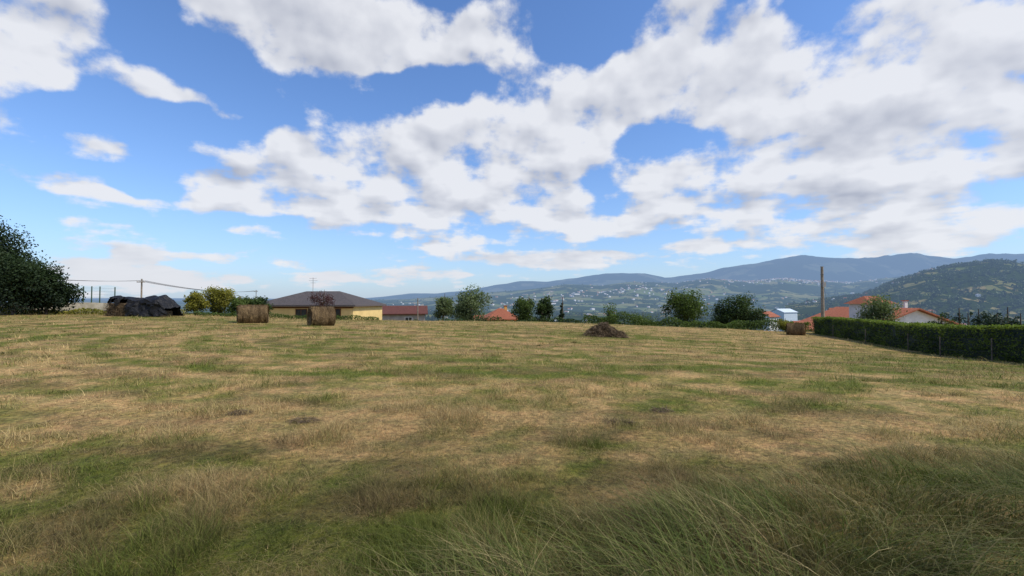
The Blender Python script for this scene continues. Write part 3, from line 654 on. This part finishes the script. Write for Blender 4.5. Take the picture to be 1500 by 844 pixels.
for q,(bx,bw,bz,bh) in enumerate(((.15,.9,0,.7),(1.08,.85,0,.66),(.25,.8,.71,.40),(1.1,.75,.68,.36),(2.0,2.4,0,.45))):
    V,Fq=boxVF(bx,bx+bw,-.93+.03*q,.6,bz,bz+bh); pym('straw_block_%d'%q,V,Fq,hayd,e)
r=np.random.RandomState(4); n=1500; P=np.stack([r.rand(n)*2.0,-.98-.1*r.rand(n),r.rand(n)*1.1],1); Vs,Fs=leafq(P,.16,r,asp=.12); qmesh('straw_strands',Vs,Fs,strd,tone=np.repeat(r.rand(n),4),parent=e)
# ---------------------------------------------------------------- sun + sky
SD=Vector((.80,-.28,0)).normalized(); el=math.radians(50); sd=Vector((SD.x*math.cos(el),SD.y*math.cos(el),math.sin(el)))
sl=bpy.data.lights.new('sun','SUN'); sl.energy=3.8; sl.angle=math.radians(.5); sl.color=(1,.92,.80); so=bpy.data.objects.new('sun',sl); link(so); so.rotation_euler=sd.to_track_quat('Z','Y').to_euler()
w=bpy.data.worlds.new('World'); sc.world=w; w.use_nodes=True; nt=w.node_tree; N=nt.nodes; L=nt.links
try: w.cycles.sampling_method='NONE'
except Exception as ex: print(ex)
bg=N['Background']; bg.inputs[1].default_value=.1
sky=N.new('ShaderNodeTexSky'); sky.sky_type='NISHITA'; sky.sun_disc=False; sky.sun_elevation=el; sky.sun_rotation=math.atan2(SD.x,SD.y); sky.altitude=200; sky.air_density=1.; sky.dust_density=1.; sky.ozone_density=1.6
tc=N.new('ShaderNodeTexCoord'); D=tc.outputs['Generated']
blobs=[(60,45,200,80,1.0),(430,20,200,62,1.1),(600,55,270,80,1.1),(250,138,90,18,.85),(60,262,130,38,.6),(150,215,60,24,.7),(160,284,90,10,.7),(90,120,60,18,.5),
(345,268,105,36,1.1),(320,293,70,14,.9),(395,212,60,32,.9),(530,235,150,58,.9),(490,305,130,32,1.05),(740,225,190,84,.95),(690,300,160,42,.75),(850,140,180,74,.75),(640,180,80,36,.4),
(960,55,110,60,.5),(1010,140,140,76,.7),(1180,130,230,120,.95),(1400,60,270,140,1.0),(1330,240,320,105,1.0),(1120,305,190,44,.75),(975,255,80,36,.85),(1480,180,190,150,.7),(1250,345,340,26,.65),(880,315,150,34,.75),
(820,378,200,16,.95),(990,366,120,10,.6),(440,380,50,14,1.0),(590,404,70,14,.9),(200,362,60,11,.8),(110,392,70,20,.95),(205,386,60,22,1.0),(285,376,60,10,.7),(240,410,150,18,.7),(480,402,60,14,.8),(670,356,80,12,.5),(1400,365,200,16,.5),(370,410,170,12,.5),(700,405,90,10,.5),
(225,40,50,60,-.6),(890,25,80,54,-.9),(650,128,90,28,-.8),(1075,25,50,50,-.6),(940,205,70,22,-.7),(1210,200,130,14,-.5),(230,180,190,30,-.35),(1020,215,60,18,-.4)]
def azel(px,py):
    az=math.atan((px-750)/F_); return az,math.atan((HY-py)/F_*math.cos(az))
def plane(d):
    s=N.new('ShaderNodeSeparateXYZ'); L.new(d,s.inputs[0])
    zz=M(nt,'ADD',M(nt,'MAXIMUM',s.outputs[2],0.),.18)
    pl=N.new('ShaderNodeCombineXYZ'); L.new(M(nt,'DIVIDE',s.outputs[0],zz),pl.inputs[0]); L.new(M(nt,'DIVIDE',s.outputs[1],zz),pl.inputs[1])
    return s,pl.outputs[0]
s,pl=plane(D); D2=VM(nt,'NORMALIZE',VM(nt,'ADD',D,(.018,0.,.034))); _,pl2=plane(D2)
n1=noise(nt,pl,2.9,7,.54); n2=noise(nt,D,8.5,7,.58)
nz=M(nt,'ADD',M(nt,'MULTIPLY',M(nt,'SUBTRACT',n1,.5),2.0),M(nt,'MULTIPLY',M(nt,'SUBTRACT',n2,.5),2.1))
ra=M(nt,'ADD',noise(nt,pl,2.9,3.5,.5),noise(nt,D,8.5,3.5,.5)); rb=M(nt,'ADD',noise(nt,pl2,2.9,3.5,.5),noise(nt,D2,8.5,3.5,.5))
relief=M(nt,'SUBTRACT',ra,rb)
az=M(nt,'ARCTAN2',s.outputs[0],s.outputs[1]); e_=M(nt,'ARCSINE',s.outputs[2])
cb=N.new('ShaderNodeCombineXYZ'); L.new(az,cb.inputs[0]); L.new(e_,cb.inputs[1]); v=cb.outputs[0]
wn=VM(nt,'SUBTRACT',noise(nt,D,5.,2,.6,1),(.5,.5,.5))
sc2=N.new('ShaderNodeCombineXYZ'); L.new(M(nt,'ADD',M(nt,'MULTIPLY',e_,.35),.12),sc2.inputs[0]); L.new(M(nt,'ADD',M(nt,'MULTIPLY',e_,.35),.015),sc2.inputs[1])
v=VM(nt,'ADD',v,VM(nt,'MULTIPLY',wn,sc2.outputs[0]))
tot=None
for px,py,hw,hh,st in blobs:
    a0,e0=azel(px,py); a1,_=azel(px+hw,py); a2,_=azel(px-hw,py); _,e1=azel(px,py-hh); _,e2=azel(px,py+hh)
    sx_=1/((a1-a2)/2*1.25); sy_=1/((e1-e2)/2*1.3)
    q=VM(nt,'MULTIPLY_ADD',v,(sx_,sy_,0.),c=(-a0*sx_,-e0*sy_,0.))
    g_=M(nt,'SUBTRACT',1.,VM(nt,'LENGTH',q),clamp=True)
    tot=M(nt,'MULTIPLY',g_,st) if tot is None else M(nt,'MULTIPLY_ADD',g_,st,tot)
tot=M(nt,'MINIMUM',tot,.64)
back=sm(nt,s.outputs[1],-.1,-.4,0,.35)
d1=M(nt,'ADD',M(nt,'ADD',tot,back),nz)
mask=sm(nt,d1,.16,.60)
lowel=sm(nt,s.outputs[2],.02,.16)
lit=M(nt,'ADD',M(nt,'MULTIPLY',M(nt,'MULTIPLY',relief,2.5),lowel),.82)
thick=M(nt,'MULTIPLY',sm(nt,d1,.50,1.5),M(nt,'MULTIPLY',lowel,.42))
lit=M(nt,'SUBTRACT',lit,thick,clamp=True)
cc=mixc(nt,lit,(4.2,4.5,5.4),(8.3,8.45,8.9))
skc=mixc(nt,1.,sky.outputs[0],(1.10,1.46,1.95),'MULTIPLY')
hz_=M(nt,'MULTIPLY',M(nt,'EXPONENT',M(nt,'MULTIPLY',M(nt,'MAXIMUM',s.outputs[2],0.),-9.)),.68)
skc=mixc(nt,hz_,skc,(5.7,6.6,8.0))
L.new(mixc(nt,M(nt,'MULTIPLY',mask,.95),skc,cc),bg.inputs[0])
# ---------------------------------------------------------------- camera
cam=bpy.data.cameras.new('camera'); cam.lens=16.0; cam.sensor_width=36; cam.clip_end=90000; cam.clip_start=.05
co=bpy.data.objects.new('camera',cam); link(co); co.location=(0,0,EYE); co.rotation_euler=(math.radians(90+1.55),0,0); sc.camera=co
